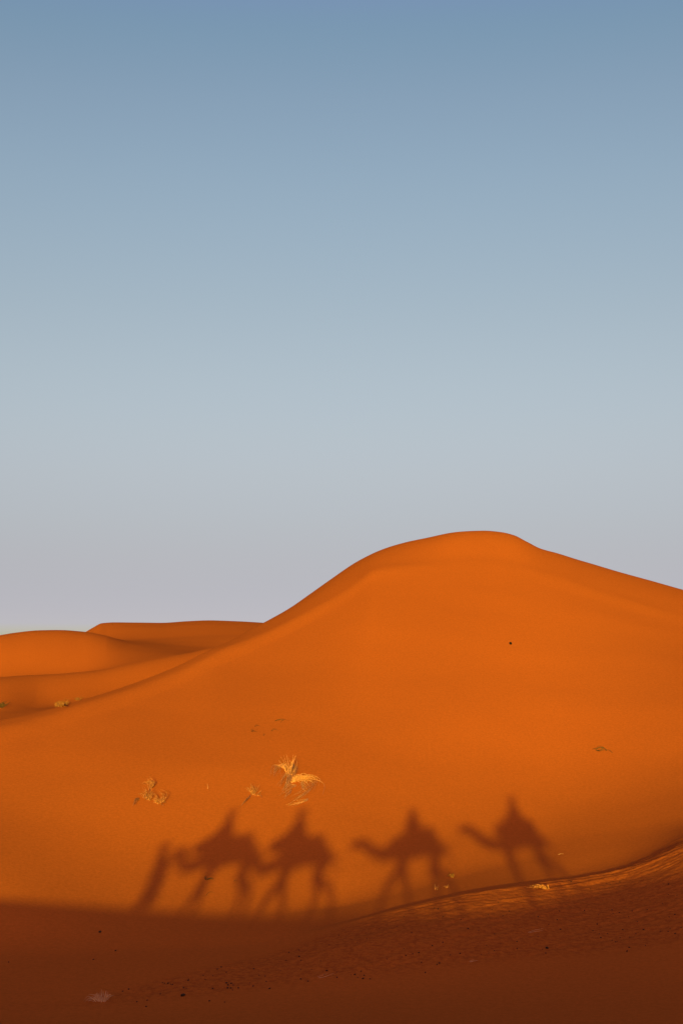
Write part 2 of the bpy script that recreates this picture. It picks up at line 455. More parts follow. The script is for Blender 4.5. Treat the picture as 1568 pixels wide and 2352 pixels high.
def tuft(name, conv, clumps, mat, label, cat, group=None, lean=.8, thick=.011, arch=1.0):
    """clumps: (strokes, count, jitter). A stroke starts at its root on the sand; points above the root
    rise off the sand, points below it trail down the slope."""
    v, f = [], []
    root0 = None
    for strokes, count, jit in clumps:
        for _ in range(max(1, int(count*.85))):
            st = random.choice(strokes)
            j0 = (random.gauss(0, jit*.45), random.gauss(0, jit*.35))
            j1 = (random.gauss(0, jit*1.5), random.gauss(0, jit*1.3)); jm = (random.gauss(0, jit*.8), random.gauss(0, jit*.7))
            sc = random.uniform(.65, 1.05)
            pts = []
            n = len(st)
            rp = conv((st[0][0]+j0[0], st[0][1]+j0[1]))
            root = hit(*rp)
            if root is None: continue
            D = math.hypot(root[0], root[1]); s = D/FL
            for k, p in enumerate(st):
                w = k/(n-1)
                hm = 4*w*(1-w)
                q = (st[0][0]+(p[0]-st[0][0])*sc+j0[0]*(1-w)+j1[0]*w+jm[0]*hm, st[0][1]+(p[1]-st[0][1])*sc+j0[1]*(1-w)+j1[1]*w+jm[1]*hm)
                q = conv(q)
                du = (q[0]-rp[0])*s; dv = (rp[1]-q[1])*s
                if dv >= 0:
                    X = root[0]+du+0; Y = root[1]+dv*lean; Z = root[2]+dv*(1.0-lean*.1)
                else:
                    hq = hit(*q)
                    X, Y, Z = hq if hq else root
                    Z += .05*arch
                g = height(X, Y)
                Z = max(Z, g+.012+.06*arch*math.sin(w*math.pi)*random.uniform(.4, 1.6))
                if k == 0: Z = g-.03
                pts.append((X, Y, Z))
            if root0 is None: root0 = Vector(root)
            cp = catmull(pts, 9)
            r0 = thick*random.uniform(.6, 1.3)
            tube(v, f, cp, [r0*(1-.75*(k/9)**1.5) for k in range(10)], 4)
    v = [p-root0 for p in v]
    o = mesh_obj(name, v, f, mat, smooth=False)
    o.location = root0
    return tag(o, label, cat, group)

def stone(name, x, y, size, mat, label, cat, group=None, sq=.75, seed=0, sink=.25):
    rnd = random.Random(seed)
    v, f = [], []
    nu, nv = 8, 5
    ph = [rnd.uniform(0, 6.28) for _ in range(4)]
    for i in range(1, nv):
        th = math.pi*i/nv
        for j in range(nu):
            a = 2*math.pi*j/nu
            rr = size*(1+.22*math.sin(2*a+ph[0])*math.sin(th)+.15*math.sin(3*a+ph[1]+th*2)+.1*math.sin(5*th+ph[2]))
            v.append((rr*math.sin(th)*math.cos(a)*1.15, rr*math.sin(th)*math.sin(a), rr*math.cos(th)*sq))
    v.append((0, 0, size*sq)); v.append((0, 0, -size*sq))
    for i in range(nv-2):
        for j in range(nu):
            j2 = (j+1) % nu
            f.append((i*nu+j, (i+1)*nu+j, (i+1)*nu+j2, i*nu+j2))
    T = len(v)-2; B = T+1
    for j in range(nu):
        j2 = (j+1) % nu
        f.append((T, j, j2)); f.append((B, (nv-2)*nu+j2, (nv-2)*nu+j))
    o = mesh_obj(name, v, f, mat)
    o.location = (x, y, height(x, y)+size*sq*(1-sink)); o.rotation_euler = (rnd.uniform(-.3, .3), rnd.uniform(-.3, .3), rnd.uniform(0, 6))
    return tag(o, label, cat, group)

# ------------------------------------------------------------------ skinned figures
def skin_obj(name, chains, mat, parent=None, sub=2):
    """chains: list of lists of (key_or_None, (x,y,z), radius); a repeated key joins chains"""
    keys, verts, rad, edges = {}, [], [], []
    for ch in chains:
        prev = None
        for key, p, r in ch:
            if key is not None and key in keys: i = keys[key]
            else:
                i = len(verts); verts.append(p); rad.append(r if isinstance(r, tuple) else (r, r))
                if key is not None: keys[key] = i
            if prev is not None and prev != i: edges.append((prev, i))
            prev = i
    me = bpy.data.meshes.new(name); me.from_pydata(verts, edges, []); me.update()
    sk = me.attributes.get('skin_vertices')
    tmp = bpy.data.objects.new(name+'_tmp', me); COL.objects.link(tmp)
    md = tmp.modifiers.new('skin', 'SKIN'); md.use_smooth_shade = True; md.branch_smoothing = .6
    if not me.skin_vertices: raise RuntimeError('no skin layer')
    for k, d in enumerate(me.skin_vertices[0].data):
        d.radius = rad[k]; d.use_root = (k == 0)
    ms = tmp.modifiers.new('sub', 'SUBSURF'); ms.levels = sub; ms.render_levels = sub
    dg = bpy.context.evaluated_depsgraph_get()
    out = bpy.data.meshes.new_from_object(tmp.evaluated_get(dg))
    bpy.data.objects.remove(tmp); bpy.data.meshes.remove(me)
    out.name = name; out.materials.clear(); out.materials.append(mat)
    out.polygons.foreach_set('use_smooth', [True]*len(out.polygons))
    return link(bpy.data.objects.new(name, out), parent)

def loft(name, rings, mat, parent=None, close=True, cap=True):
    n = len(rings[0]); v = [p for r_ in rings for p in r_]; f = []
    for i in range(len(rings)-1):
        for j in range(n if close else n-1):
            j2 = (j+1) % n
            f.append((i*n+j, i*n+j2, (i+1)*n+j2, (i+1)*n+j))
    if cap:
        f.append(tuple(range(n))[::-1]); f.append(tuple((len(rings)-1)*n+k for k in range(n)))
    return mesh_obj(name, v, f, mat, parent)

def ring(c, ax, ay, n=20, tilt=0.0):
    out = []
    for k in range(n):
        a = 2*math.pi*k/n
        x = ax*math.cos(a)
        out.append((c[0]+x*math.cos(tilt), c[1]+ay*math.sin(a), c[2]+x*math.sin(tilt)))
    return out

def hand_chains(key, wrist, d, side, up=Vector((0, 0, 1)), curl=.6):
    """five-fingered hand; d = forward direction of the hand, side = direction of the thumb"""
    d = Vector(d).normalized(); side = Vector(side).normalized(); pn = d.cross(side).normalized()
    w = Vector(wrist); ch = []
    palm = w+d*.085
    ch.append([(key, tuple(w), .028), (key+'p', tuple(w+d*.045), (.035, .018)), (key+'q', tuple(palm), (.038, .016))])
    for k, L in enumerate((.070, .080, .074, .058)):
        b = palm+side*(.028-.019*k)
        p1 = b+d*L*.45; p2 = p1+(d*math.cos(curl)+pn*math.sin(curl))*L*.35; p3 = p2+(d*math.cos(curl*2)+pn*math.sin(curl*2))*L*.3
        ch.append([(key+'q', tuple(palm), .016), (None, tuple(b+d*.01), .010), (None, tuple(p1), .009), (None, tuple(p2), .0085), (None, tuple(p3), .007)])
    tb = w+d*.03+side*.03
    ch.append([(key+'p', tuple(w+d*.045), .018), (None, tuple(tb+side*.015+d*.01), .012), (None, tuple(tb+side*.028+d*.04+pn*.01), .010), (None, tuple(tb+side*.026+d*.065+pn*.02), .008)])
    return ch

def make_camel(x0, y0, rz, s, neck, fore, hind, label, cloth_mat, fur, group='camels of the caravan'):
    """local -X is forward; neck: list (x,z,r); fore/hind: two (foot_x, knee_x) each"""
    g0 = height(x0, y0)
    t = empty('camel', (x0, y0, g0), rz); tag(t, label, 'camel', group)
    ca, sa = math.cos(rz), math.sin(rz)
    def gz(x, y): return height(x0+ca*x-sa*y, y0+sa*x+ca*y)-g0
    def P(x, y, z): return (x*s, y*s, z*s)
    ch = []
    ch.append([('hip', P(.62, 0, 1.50), .34*s), ('mid', P(.15, 0, 1.50), .40*s), ('chest', P(-.38, 0, 1.46), (.33*s, .36*s)), ('nb', P(-.70, 0, 1.38), (.19*s, .24*s))])
    nk = [('nb', P(-.70, 0, 1.38), .22*s)]
    for (x, z, r_) in neck: nk.append((None, P(x, 0, z), r_*1.15*s))
    ch.append(nk)
    ch.append([('mid', P(.15, 0, 1.5), .4*s), (None, P(.12, 0, 1.86), .24*s), (None, P(.12, 0, 2.02), .12*s)])
    ch.append([('hip', P(.62, 0, 1.5), .34*s), (None, P(.88, 0, 1.50), .24*s), ('tail', P(1.03, 0, 1.48), .05*s), (None, P(1.10, 0, 1.25), .028*s), (None, P(1.08, 0, 1.0), .025*s), (None, P(1.06, 0, .88), .035*s)])
    for sy, (fx, kx) in zip((-1, 1), fore):
        y = .20*sy; z0 = gz(fx*s, y*s)/s
        ch.append([('chest', P(-.38, 0, 1.46), .3*s), (None, P(-.44, y*.9, 1.22), .17*s), (None, P(-.40+.2*(kx+.4), y, 1.02), .15*s), (None, P(kx, y, .60+z0*.5), .105*s), (None, P((kx+fx)/2, y, .36+z0*.7), .075*s), (None, P(fx+.02, y, .13+z0), .07*s), (None, P(fx-.03, y, -.01+z0), (.105*s, .07*s))])
    for sy, (fx, kx) in zip((-1, 1), hind):
        y = .20*sy; z0 = gz(fx*s, y*s)/s
        ch.append([('hip', P(.62, 0, 1.5), .3*s), (None, P(.64, y*.9, 1.25), .20*s), (None, P(.50+.3*(kx-.8), y, .98), .16*s), (None, P(kx, y, .64+z0*.5), .10*s), (None, P((kx+fx)/2, y, .38+z0*.7), .072*s), (None, P(fx+.02, y, .13+z0), .07*s), (None, P(fx-.03, y, -.01+z0), (.10*s, .07*s))])
    b = skin_obj('body', ch, fur, t)
    # ears, halter
    hx, hz, hr = neck[-3]
    for sy in (-1, 1):
        loft('ear', [ring(P(hx+.06, sy*.075, hz+.07), .022*s, .014*s, 8), ring(P(hx+.08, sy*.10, hz+.12), .026*s, .016*s, 8), ring(P(hx+.09, sy*.11, hz+.17), .006*s, .005*s, 8)], fur, t)
        ey = mesh_obj('eye', *sphere_data(P(hx-.07, sy*.085, hz+.03), .018*s), MAT['eye'], t)
    mx, mz, mr = neck[-2]
    hv, hf = [], []
    pts = [(mx*s, math.cos(a)*(mr+.02)*s, (mz+math.sin(a)*(mr+.02))*s) for a in [k*2*math.pi/14 for k in range(15)]]
    tube(hv, hf, pts, [.008]*15, 5)
    mesh_obj('halter', hv, hf, MAT['rope'], t)
    # blanket over hump and flanks
    rings = []
    for k in range(13):
        u = k/12; x = -.50+1.22*u
        top = 1.92+.22*math.exp(-((x-.12)/.42)**2)+.03*math.sin(k*2.1)
        hang = 1.16+.04*math.sin(k*1.7)
        out, inn = [], []
        for j in range(17):
            a = math.pi*j/16
            yy = math.cos(a)*(.47+.02*math.sin(j*2+k)); zz = 1.5+(top-1.5)*math.sin(a) if 2 < j < 14 else None
            if zz is None:
                d = (2-j if j <= 2 else j-14)
                zz = 1.5+(top-1.5)*math.sin(math.pi*2/16)-d*.17*(1.5-hang)/.3
            out.append(P(x, yy, zz)); inn.append(P(x, yy*.96, zz-.02))
        rings.append(out+inn[::-1])
    loft('saddle_blanket', rings, cloth_mat, t)
    # padded saddle ring with pommel
    pv, pf = [], []
    pts = [P(.12+.42*math.cos(a), .26*math.sin(a), 2.08+.05*math.cos(2*a)) for a in [k*2*math.pi/20 for k in range(21)]]
    tube(pv, pf, pts, [.075*s]*21, 8); mesh_obj('saddle_pad', pv, pf, MAT['red_cloth'], t)
    pv, pf = [], []
    tube(pv, pf, [P(-.30, -.16, 2.36), P(-.30, .16, 2.36)], [.018*s]*2, 8)
    tube(pv, pf, [P(-.30, 0, 2.05), P(-.30, 0, 2.36)], [.018*s]*2, 8)
    mesh_obj('saddle_handle', pv, pf, MAT['wood'], t)
    return t

def sphere_data(c, r, nu=12, nv=8, sx=1, sy=1, sz=1):
    v, f = [], []
    for i in range(1, nv):
        th = math.pi*i/nv
        for j in range(nu):
            a = 2*math.pi*j/nu
            v.append((c[0]+r*sx*math.sin(th)*math.cos(a), c[1]+r*sy*math.sin(th)*math.sin(a), c[2]+r*sz*math.cos(th)))
    v.append((c[0], c[1], c[2]+r*sz)); v.append((c[0], c[1], c[2]-r*sz)); T = len(v)-2
    for i in range(nv-2):
        for j in range(nu):
            j2 = (j+1) % nu; f.append((i*nu+j, (i+1)*nu+j, (i+1)*nu+j2, i*nu+j2))
    for j in range(nu):
        j2 = (j+1) % nu; f.append((T, j, j2)); f.append((T+1, (nv-2)*nu+j2, (nv-2)*nu+j))
    return v, f

def head_parts(t, c, face, wrapmat, s=1.0):
    """c = head centre, face = horizontal unit facing"""
    fx, fy = face; lx, ly = -fy, fx
    def W(a, b, z): return (c[0]+fx*a+lx*b, c[1]+fy*a+ly*b, c[2]+z)
    for sy in (-1, 1):
        mesh_obj('eye', *sphere_data(W(.088, .034*sy, .012), .013), MAT['eye'], t)
        mesh_obj('ear', *sphere_data(W(-.005, .082*sy, -.01), .03, 10, 6, .55, .35, 1), MAT['skin'], t)
    v, f = [], []
    for k in range(5):       # wound head wrap
        rr = .125-.006*abs(k-1); z = .045+.021*k
        pts = [W(math.cos(a)*rr*1.08-.01, math.sin(a)*rr, z+.02*math.cos(a+k)) for a in [q*2*math.pi/22 for q in range(23)]]
        tube(v, f, pts, [.046-.002*k]*23, 8)
    sv, sf = sphere_data(W(-.01, 0, .11), .105, 14, 8, 1, 1, .55)
    n0 = len(v); v += [Vector(p) for p in sv]; f += [tuple(n0+i for i in q) for q in sf]
    mesh_obj('head_wrap', v, f, wrapmat, t)

def head_chain(key, c, face):
    fx, fy = face
    c = Vector(c)
    F = Vector((fx, fy, 0))
    return [[(key, tuple(c-Vector((0, 0, .17))-F*.015), .055), (None, tuple(c-Vector((0, 0, .09))), (.085, .095)), (None, tuple(c-Vector((0, 0, .03))), (.105, .118)), (key+'c', tuple(c+Vector((0, 0, .04))), (.112, .125)), (None, tuple(c+Vector((0, 0, .13))), .085)],
            [(key+'c', tuple(c+Vector((0, 0, .03))), .08), (None, tuple(c+F*.100-Vector((0, 0, .012))), .016), (None, tuple(c+F*.118-Vector((0, 0, .030))), .015)]]

def make_rider(x, y, zseat, rz, face_deg, robe, wrap, label, pose='hold', s=1.0):
    """sits astride facing local -X"""
    t = empty('person', (x, y, zseat), rz); tag(t, label, 'person', 'riders of the caravan')
    fa = R(face_deg); face = (math.cos(fa), math.sin(fa))
    ch = [[('pel', (0, 0, .12), .15), ('wst', (0, 0, .30), (.135, .15)), ('cst', (-.02, 0, .50), (.14, .17)), ('shm', (-.02, 0, .62), (.10, .13)), ('nk', (-.02, 0, .71), .055)]]
    hc = (-.03, 0, .83)
    for c in head_chain('nk', hc, face):
        ch.append(c if c[0][0] != 'nk' else [('nk', (-.02, 0, .71), .055)]+c[1:])
    for sy in (-1, 1):
        ch.append([('pel', (0, 0, .12), .15), (None, (-.06, .14*sy, .10), .11), (None, (-.40, .36*sy, .02), .075), (None, (-.38, .46*sy, -.22), .055), (None, (-.30, .50*sy, -.42), .04), (None, (-.40, .52*sy, -.50), (.045, .035))])
        if pose == 'camera':
            el = (-.08, .27*sy, .50) if sy < 0 else (.02, .30*sy, .50)
            fa2 = Vector((face[0], face[1], 0))
            wr = Vector(hc)+fa2*.17+Vector((-face[1], face[0], 0))*(.07*sy)+Vector((0, 0, -.06))
            el = tuple(Vector((-.02, 0, .42))+Vector((-face[1], face[0], 0))*(.24*sy)+fa2*.10)
            ch.append([('shm', (-.02, 0, .62), .1), (None, (-.02, .19*sy, .61), .065), (None, el, .045), ('w%d' % sy, tuple(wr), .028)])
            ch += hand_chains('w%d' % sy, wr, Vector((0, 0, 1))*.6+fa2*.4, -Vector((-face[1], face[0], 0))*sy, curl=.5)
        else:
            ch.append([('shm', (-.02, 0, .62), .1), (None, (-.02, .19*sy, .60), .065), (None, (-.10, .25*sy, .36), .045), ('w%d' % sy, (-.30, .10*sy, .30), .028)])
            ch += hand_chains('w%d' % sy, (-.30, .10*sy, .30), (-.9, .1*sy, -.3), (0, -sy, .25), curl=.8)
    skin_obj('body', ch, MAT['skin'], t)
    # robe: shoulders to lap, then spreading over the saddle
    prof = [(.70, .08, .08, -.02), (.67, .14, .17, -.02), (.61, .19, .25, -.02), (.45, .21, .26, -.02), (.30, .25, .28, -.02), (.16, .40, .34, -.06), (.04, .60, .44, -.08), (-.14, .76, .52, -.10), (-.34, .80, .56, -.10)]
    rings = []
    for z, ax, ay, cx in prof:
        rg = []
        for k in range(28):
            a = 2*math.pi*k/28
            w = 1+.035*math.sin(7*a+z*9)*(1 if z < .3 else .3)
            rg.append((cx+ax*w*math.cos(a), ay*w*math.sin(a), z))
        rings.append(rg)
    loft('robe', rings, robe, t)
    for sy in (-1, 1):
        v, f = [], []
        if pose == 'camera':
            fa2 = Vector((face[0], face[1], 0)); L2 = Vector((-face[1], face[0], 0))
            el = Vector((-.02, 0, .42))+L2*(.24*sy)+fa2*.10
            wr = Vector(hc)+fa2*.15+L2*(.08*sy)+Vector((0, 0, -.09))
        else:
            el = Vector((-.10, .25*sy, .36)); wr = Vector((-.27, .11*sy, .30))
        tube(v, f, catmull([(-.02, .13*sy, .61), (-.02, .20*sy, .60), tuple(el), tuple(wr)], 10), [.085-.028*k/10 for k in range(11)], 10)
        mesh_obj('sleeve', v, f, robe, t)
    head_parts(t, hc, face, wrap)
    return t
# ------------------------------------------------------------------ build
MAT = {}
MAT['straw'] = noisy_mat('dry_straw', (.28, .085, .022), (.86, .32, .13), 22)
MAT['straw_dull'] = noisy_mat('dull_dry_grass', (.15, .044, .012), (.60, .19, .065), 22)
MAT['straw_dark'] = noisy_mat('dark_dead_stems', (.05, .025, .010), (.16, .07, .02), 5)
MAT['straw_pale'] = noisy_mat('pale_straw', (.50, .21, .10), (.70, .31, .15), 3)
MAT['olive'] = noisy_mat('olive_grass', (.20, .070, .014), (.32, .11, .025), 3)
MAT['dung'] = noisy_mat('dry_dung', (.018, .009, .005), (.05, .022, .010), 30)
MAT['black'] = noisy_mat('black_stone', (.004, .003, .003), (.012, .009, .008), 20)
MAT['fur'] = noisy_mat('camel_fur', (.30, .19, .10), (.42, .28, .15), 9, bump=.5)
MAT['fur_pale'] = noisy_mat('pale_camel_fur', (.50, .38, .24), (.60, .47, .32), 9, bump=.5)
MAT['fur_dark'] = noisy_mat('dark_camel_fur', (.16, .09, .05), (.24, .14, .08), 9, bump=.5)
MAT['skin'] = noisy_mat('skin', (.36, .19, .12), (.42, .23, .15), 6, .6)
MAT['eye'] = noisy_mat('eye', (.01, .008, .006), (.02, .012, .01), 6, .2)
MAT['rope'] = noisy_mat('rope', (.25, .12, .05), (.45, .28, .12), 40)
MAT['wood'] = noisy_mat('wood', (.12, .06, .03), (.2, .11, .05), 12)
MAT['red_cloth'] = noisy_mat('red_cloth', (.30, .03, .02), (.40, .06, .03), 14)
MAT['blue_cloth'] = noisy_mat('blue_cloth', (.03, .06, .22), (.05, .09, .30), 10)
MAT['white_cloth'] = noisy_mat('white_cloth', (.60, .57, .50), (.72, .68, .60), 10)
MAT['brown_cloth'] = noisy_mat('brown_cloth', (.14, .08, .05), (.2, .12, .07), 10)
MAT['green_cloth'] = noisy_mat('green_cloth', (.05, .11, .06), (.08, .16, .08), 10)
MAT['stripe_cloth'] = noisy_mat('woven_cloth', (.35, .10, .04), (.55, .35, .12), 26)
MAT['metal'] = noisy_mat('black_metal', (.02, .02, .02), (.03, .03, .03), 10, .4)

build_ground()

# ---- grass tufts on the face
tuft('grass_tuft', zc3, [
    ([[(1225, 450), (1215, 370), (1205, 300)], [(1230, 450), (1240, 370), (1270, 300)], [(1235, 440), (1250, 370), (1240, 315)], [(1220, 440), (1195, 370), (1150, 320)]], 34, 12),
    ([[(1230, 400), (1160, 385), (1085, 455)], [(1230, 390), (1180, 370), (1105, 425)], [(1225, 400), (1150, 390), (1120, 460)]], 20, 10),
    ([[(1235, 380), (1205, 440), (1165, 500)], [(1245, 400), (1215, 480), (1205, 560)], [(1225, 430), (1190, 500), (1170, 570)], [(1240, 420), (1230, 480), (1180, 560)]], 44, 11),
    ([[(1255, 350), (1262, 400), (1255, 450)], [(1265, 370), (1272, 420), (1262, 460)]], 26, 10),
    ([[(1230, 465), (1330, 440), (1400, 500), (1370, 560)], [(1240, 480), (1330, 455), (1385, 500)], [(1250, 470), (1350, 450), (1430, 490), (1415, 560)], [(1240, 490), (1290, 470), (1350, 520)]], 46, 13),
    ([[(1390, 500), (1330, 590), (1230, 645)], [(1380, 520), (1320, 600), (1215, 650)], [(1370, 595), (1320, 640), (1235, 662)], [(1360, 540), (1300, 600), (1240, 640)]], 20, 8),
    ([[(1290, 500), (1235, 530), (1165, 572)], [(1250, 540), (1230, 580), (1190, 620)], [(1320, 480), (1330, 530), (1350, 570)]], 24, 9),
], MAT['straw'], 'largest golden dry grass tuft, arching over in two clumps on the sunlit dune face', 'grass tuft', 'dry grass tufts on the dune face', thick=.0105)
tuft('grass_tuft', zc3, [
    ([[(975, 575), (960, 540), (935, 535)], [(980, 575), (975, 530), (965, 510)], [(985, 570), (1005, 530), (1025, 512)], [(985, 580), (1015, 560), (1030, 545)]], 46, 9),
    ([[(970, 565), (935, 625), (880, 680)], [(965, 580), (930, 635), (900, 660)]], 12, 3),
    ([[(1030, 572), (1085, 580), (1140, 600)], [(1000, 580), (1040, 600), (1050, 618)]], 3, 4),
], MAT['straw_dull'], 'small dark dry tuft with one long stem trailing down, just left of the largest tuft', 'grass tuft', 'dry grass tufts on the dune face', thick=.010)
tuft('grass_tuft', zc3, [
    ([[(262, 535), (275, 490), (232, 445)], [(265, 530), (280, 485), (245, 465)], [(258, 520), (262, 480), (205, 488)]], 26, 7),
    ([[(235, 610), (240, 570), (215, 510)], [(250, 615), (270, 570), (275, 545)], [(225, 600), (210, 570), (180, 565)], [(240, 610), (255, 580), (270, 550)]], 34, 9),
    ([[(255, 600), (258, 570), (262, 530)], [(270, 610), (320, 625), (350, 632)], [(262, 560), (240, 520), (225, 490)]], 12, 4),
    ([[(300, 635), (350, 620), (360, 570), (320, 545)], [(310, 640), (335, 620), (340, 585)], [(290, 630), (310, 600), (280, 580)]], 26, 7),
], MAT['straw_dull'], 'curled brownish dry grass tuft, leftmost of the tufts on the sunlit dune face', 'grass tuft', 'dry grass tufts on the dune face', thick=.010)
tuft('grass_tuft', zc3, [([[(350, 600), (345, 635), (370, 655)], [(340, 640), (352, 660), (345, 668)], [(345, 610), (352, 630), (358, 650)]], 14, 4)], MAT['straw_dull'], 'short hooked wisp of dry grass at the lower right of the curled brownish tuft', 'grass tuft', 'dry grass tufts on the dune face', thick=.010)
tuft('grass_tuft', zc3, [([[(190, 610), (165, 620), (148, 660)], [(185, 605), (160, 615), (150, 640)]], 12, 4)], MAT['straw_dull'], 'tiny drooping wisp of dry grass just left of the curled brownish tuft', 'grass tuft', 'dry grass tufts on the dune face', thick=.010)
tuft('dry_stem', zc3, [([[(664, 535), (662, 510), (655, 485)], [(662, 530), (672, 545), (678, 540)]], 3, 1.5)], MAT['straw'],
     'lone thin straw standing between the left tuft and the small dark tuft', 'dry stem', thick=.008)
for st, n_, lab in (
    ([[(965, 132), (985, 140), (1025, 152)], [(965, 125), (975, 135), (970, 150)]], 6, 'lowest left of the sparse dead stems almost buried above the largest tuft'),
    ([[(1055, 165), (1052, 155), (1060, 150)]], 3, 'shortest upright dead stem above the largest tuft'),
    ([[(985, 100), (1010, 90), (1050, 95)]], 3, 'thin arched dead stem at left above the largest tuft'),
    ([[(1120, 60), (1180, 45), (1225, 60)], [(1170, 75), (1185, 70), (1198, 74)]], 6, 'uppermost arched dead stems half buried above the largest tuft'),
    ([[(1100, 130), (1130, 132), (1160, 122)]], 3, 'flat dead stem right of centre in the half buried patch above the largest tuft')):
    tuft('dead_grass', zc3, [(st, n_, 3)], MAT['straw_dark'], lab, 'dead stems', 'dead stems half buried in sand', thick=.007)
tuft('buried_stems', ident, [
    ([[(1378, 1723), (1385, 1716), (1362, 1720)], [(1395, 1724), (1383, 1715), (1370, 1717)], [(1408, 1730), (1392, 1722), (1378, 1722)], [(1365, 1722), (1378, 1726), (1390, 1724)]], 14, 1.6),
], MAT['straw_dark'], 'flattened dark stems half buried on the right of the great dune face', 'dead stems', thick=.009)
# far tufts beyond the left arm of the dune
tuft('grass_tuft', ident, [([[(132, 1622), (128, 1616), (126, 1613)], [(140, 1622), (141, 1616), (143, 1612)], [(150, 1620), (153, 1616), (156, 1612)], [(137, 1622), (134, 1616), (130, 1615)], [(128, 1622), (136, 1617), (146, 1616)], [(150, 1621), (142, 1617), (134, 1615)]], 110, 3)],
     MAT['olive'], 'wider of two distant yellowish tufts behind the left ridge of the dune', 'grass tuft', 'distant tufts in the left hollow', thick=.014)
tuft('grass_tuft', ident, [([[(178, 1608), (176, 1604), (175, 1602)], [(182, 1607), (184, 1604), (186, 1602)]], 24, 3)],
     MAT['olive'], 'smaller of two distant yellowish tufts behind the left ridge of the dune', 'grass tuft', 'distant tufts in the left hollow', thick=.012)
tuft('grass_tuft', ident, [([[(-2, 1624), (-4, 1618), (-6, 1613)], [(2, 1624), (3, 1618), (7, 1614)], [(4, 1624), (6, 1621), (10, 1619)]], 50, 3)],
     MAT['straw_dark'], 'dark distant shrub at the left edge of the photo, cut by the frame', 'grass tuft', thick=.018)
# small growth round the foot of the face
tuft('grass_sprig', zc2, [([[(795, 645), (788, 632), (785, 622)], [(800, 645), (802, 632), (806, 626)], [(790, 643), (778, 642), (762, 640)]], 26, 4)],
     MAT['olive'], 'small olive sprig in the pale grazing light, upper one right of the third camel shadow', 'grass sprig', 'sprigs at the foot of the dune', thick=.008)
tuft('grass_sprig', zc2, [([[(692, 722), (690, 705), (688, 690)], [(704, 722), (704, 705), (706, 690)]], 14, 2.0)],
     MAT['straw_dull'], 'small forked upright sprig below the third camel shadow', 'grass sprig', 'sprigs at the foot of the dune', thick=.008)
tuft('grass_sprig', zc2, [([[(760, 710), (757, 702), (752, 698)], [(764, 710), (770, 704), (776, 706)], [(760, 710), (750, 710), (735, 714)]], 10, 2)],
     MAT['straw_dull'], 'tiny low sprig, lowest and smallest of the three near the third camel shadow', 'grass sprig', 'sprigs at the foot of the dune', thick=.007)
tuft('grass_tuft', zc2, [
    ([[(1405, 718), (1396, 706), (1390, 700)], [(1400, 718), (1350, 700), (1290, 708)], [(1395, 720), (1330, 712), (1260, 718)], [(1380, 718), (1340, 706), (1315, 712)]], 26, 4),
], MAT['straw_dull'], 'flattened golden dry tuft lying on the low sand berm at right', 'grass tuft', thick=.009)
tuft('straw_stick', zc2, [([[(1450, 503), (1475, 499), (1503, 497)]], 2, 1.0)], MAT['straw_pale'],
     'pale straw stick lying beside the hind legs of the rightmost camel shadow', 'straw stick', 'loose straws', thick=.010, arch=.1)
tuft('grass_tuft', ident, [
    ([[(228, 2300), (222, 2290), (212, 2292)], [(232, 2300), (230, 2288), (228, 2281)], [(238, 2300), (246, 2291), (252, 2289)], [(230, 2300), (215, 2296), (203, 2302)], [(236, 2300), (240, 2290), (241, 2283)], [(226, 2301), (208, 2300), (198, 2306)]], 60, 3.2),
], MAT['straw_pale'], 'pale spiky dry tuft standing alone in the shaded sand at lower left', 'grass tuft', thick=.006)
tuft('dead_twig', zc1, [([[(565, 645), (560, 635), (570, 625)], [(565, 645), (590, 640), (615, 635)], [(560, 640), (545, 655), (552, 660)], [(570, 640), (600, 622), (665, 608)]], 9, 5)],
     MAT['straw_dark'], 'dark tangled twig under the belly of the first camel shadow', 'dead twig', 'twigs under the camel shadows', thick=.010)
tuft('dead_twig', zc1, [([[(558, 756), (590, 742), (634, 733)]], 2, 1.5)],
     MAT['straw_dark'], 'thin straight twig lying between the legs of the first camel shadow', 'dead twig', 'twigs under the camel shadows', thick=.007)
tuft('dead_twig', zc1, [([[(752, 655), (770, 657), (782, 666)]], 2, 1.5)],
     MAT['straw_dark'], 'short bent twig near the hind leg of the first camel shadow', 'dead twig', 'twigs under the camel shadows', thick=.007)
for (p, lab) in ((((1205, 2142), (1225, 2140), (1248, 2137)), 'short pale straw in the middle of the coarse shaded sand'),
                 (((1072, 2209), (1085, 2210), (1096, 2207)), 'tiny pale straw on the coarse shaded sand, left of centre'),
                 (((722, 2243), (740, 2242), (760, 2232)), 'pale forked straw among dark droppings on the shaded sand')):
    tuft('straw_stick', ident, [([list(p)], 3, 1.2)], MAT['straw_pale'], lab, 'straw stick', 'loose straws', thick=.006, arch=.1)

# ---- black stone high on the face
h = hit(1172, 1481)
stone('black_stone', h[0], h[1], .062, MAT['black'], 'single small black stone high on the sunlit face of the great dune', 'stone', seed=5, sq=1.0, sink=-.2)
for (px, py, s_, lab) in ((230, 2142, .035, 'dark dropping alone in the shaded smooth sand at left'),
                          (420, 2288, .042, 'largest dark dropping among the scatter left of centre at the bottom'),
                          (1255, 2165+14, .032, 'dark dropping alone in the right part of the coarse sand')):
    h = hit(px, py); stone('camel_dropping', h[0], h[1], s_, MAT['dung'], lab, 'camel dropping', seed=int(px))

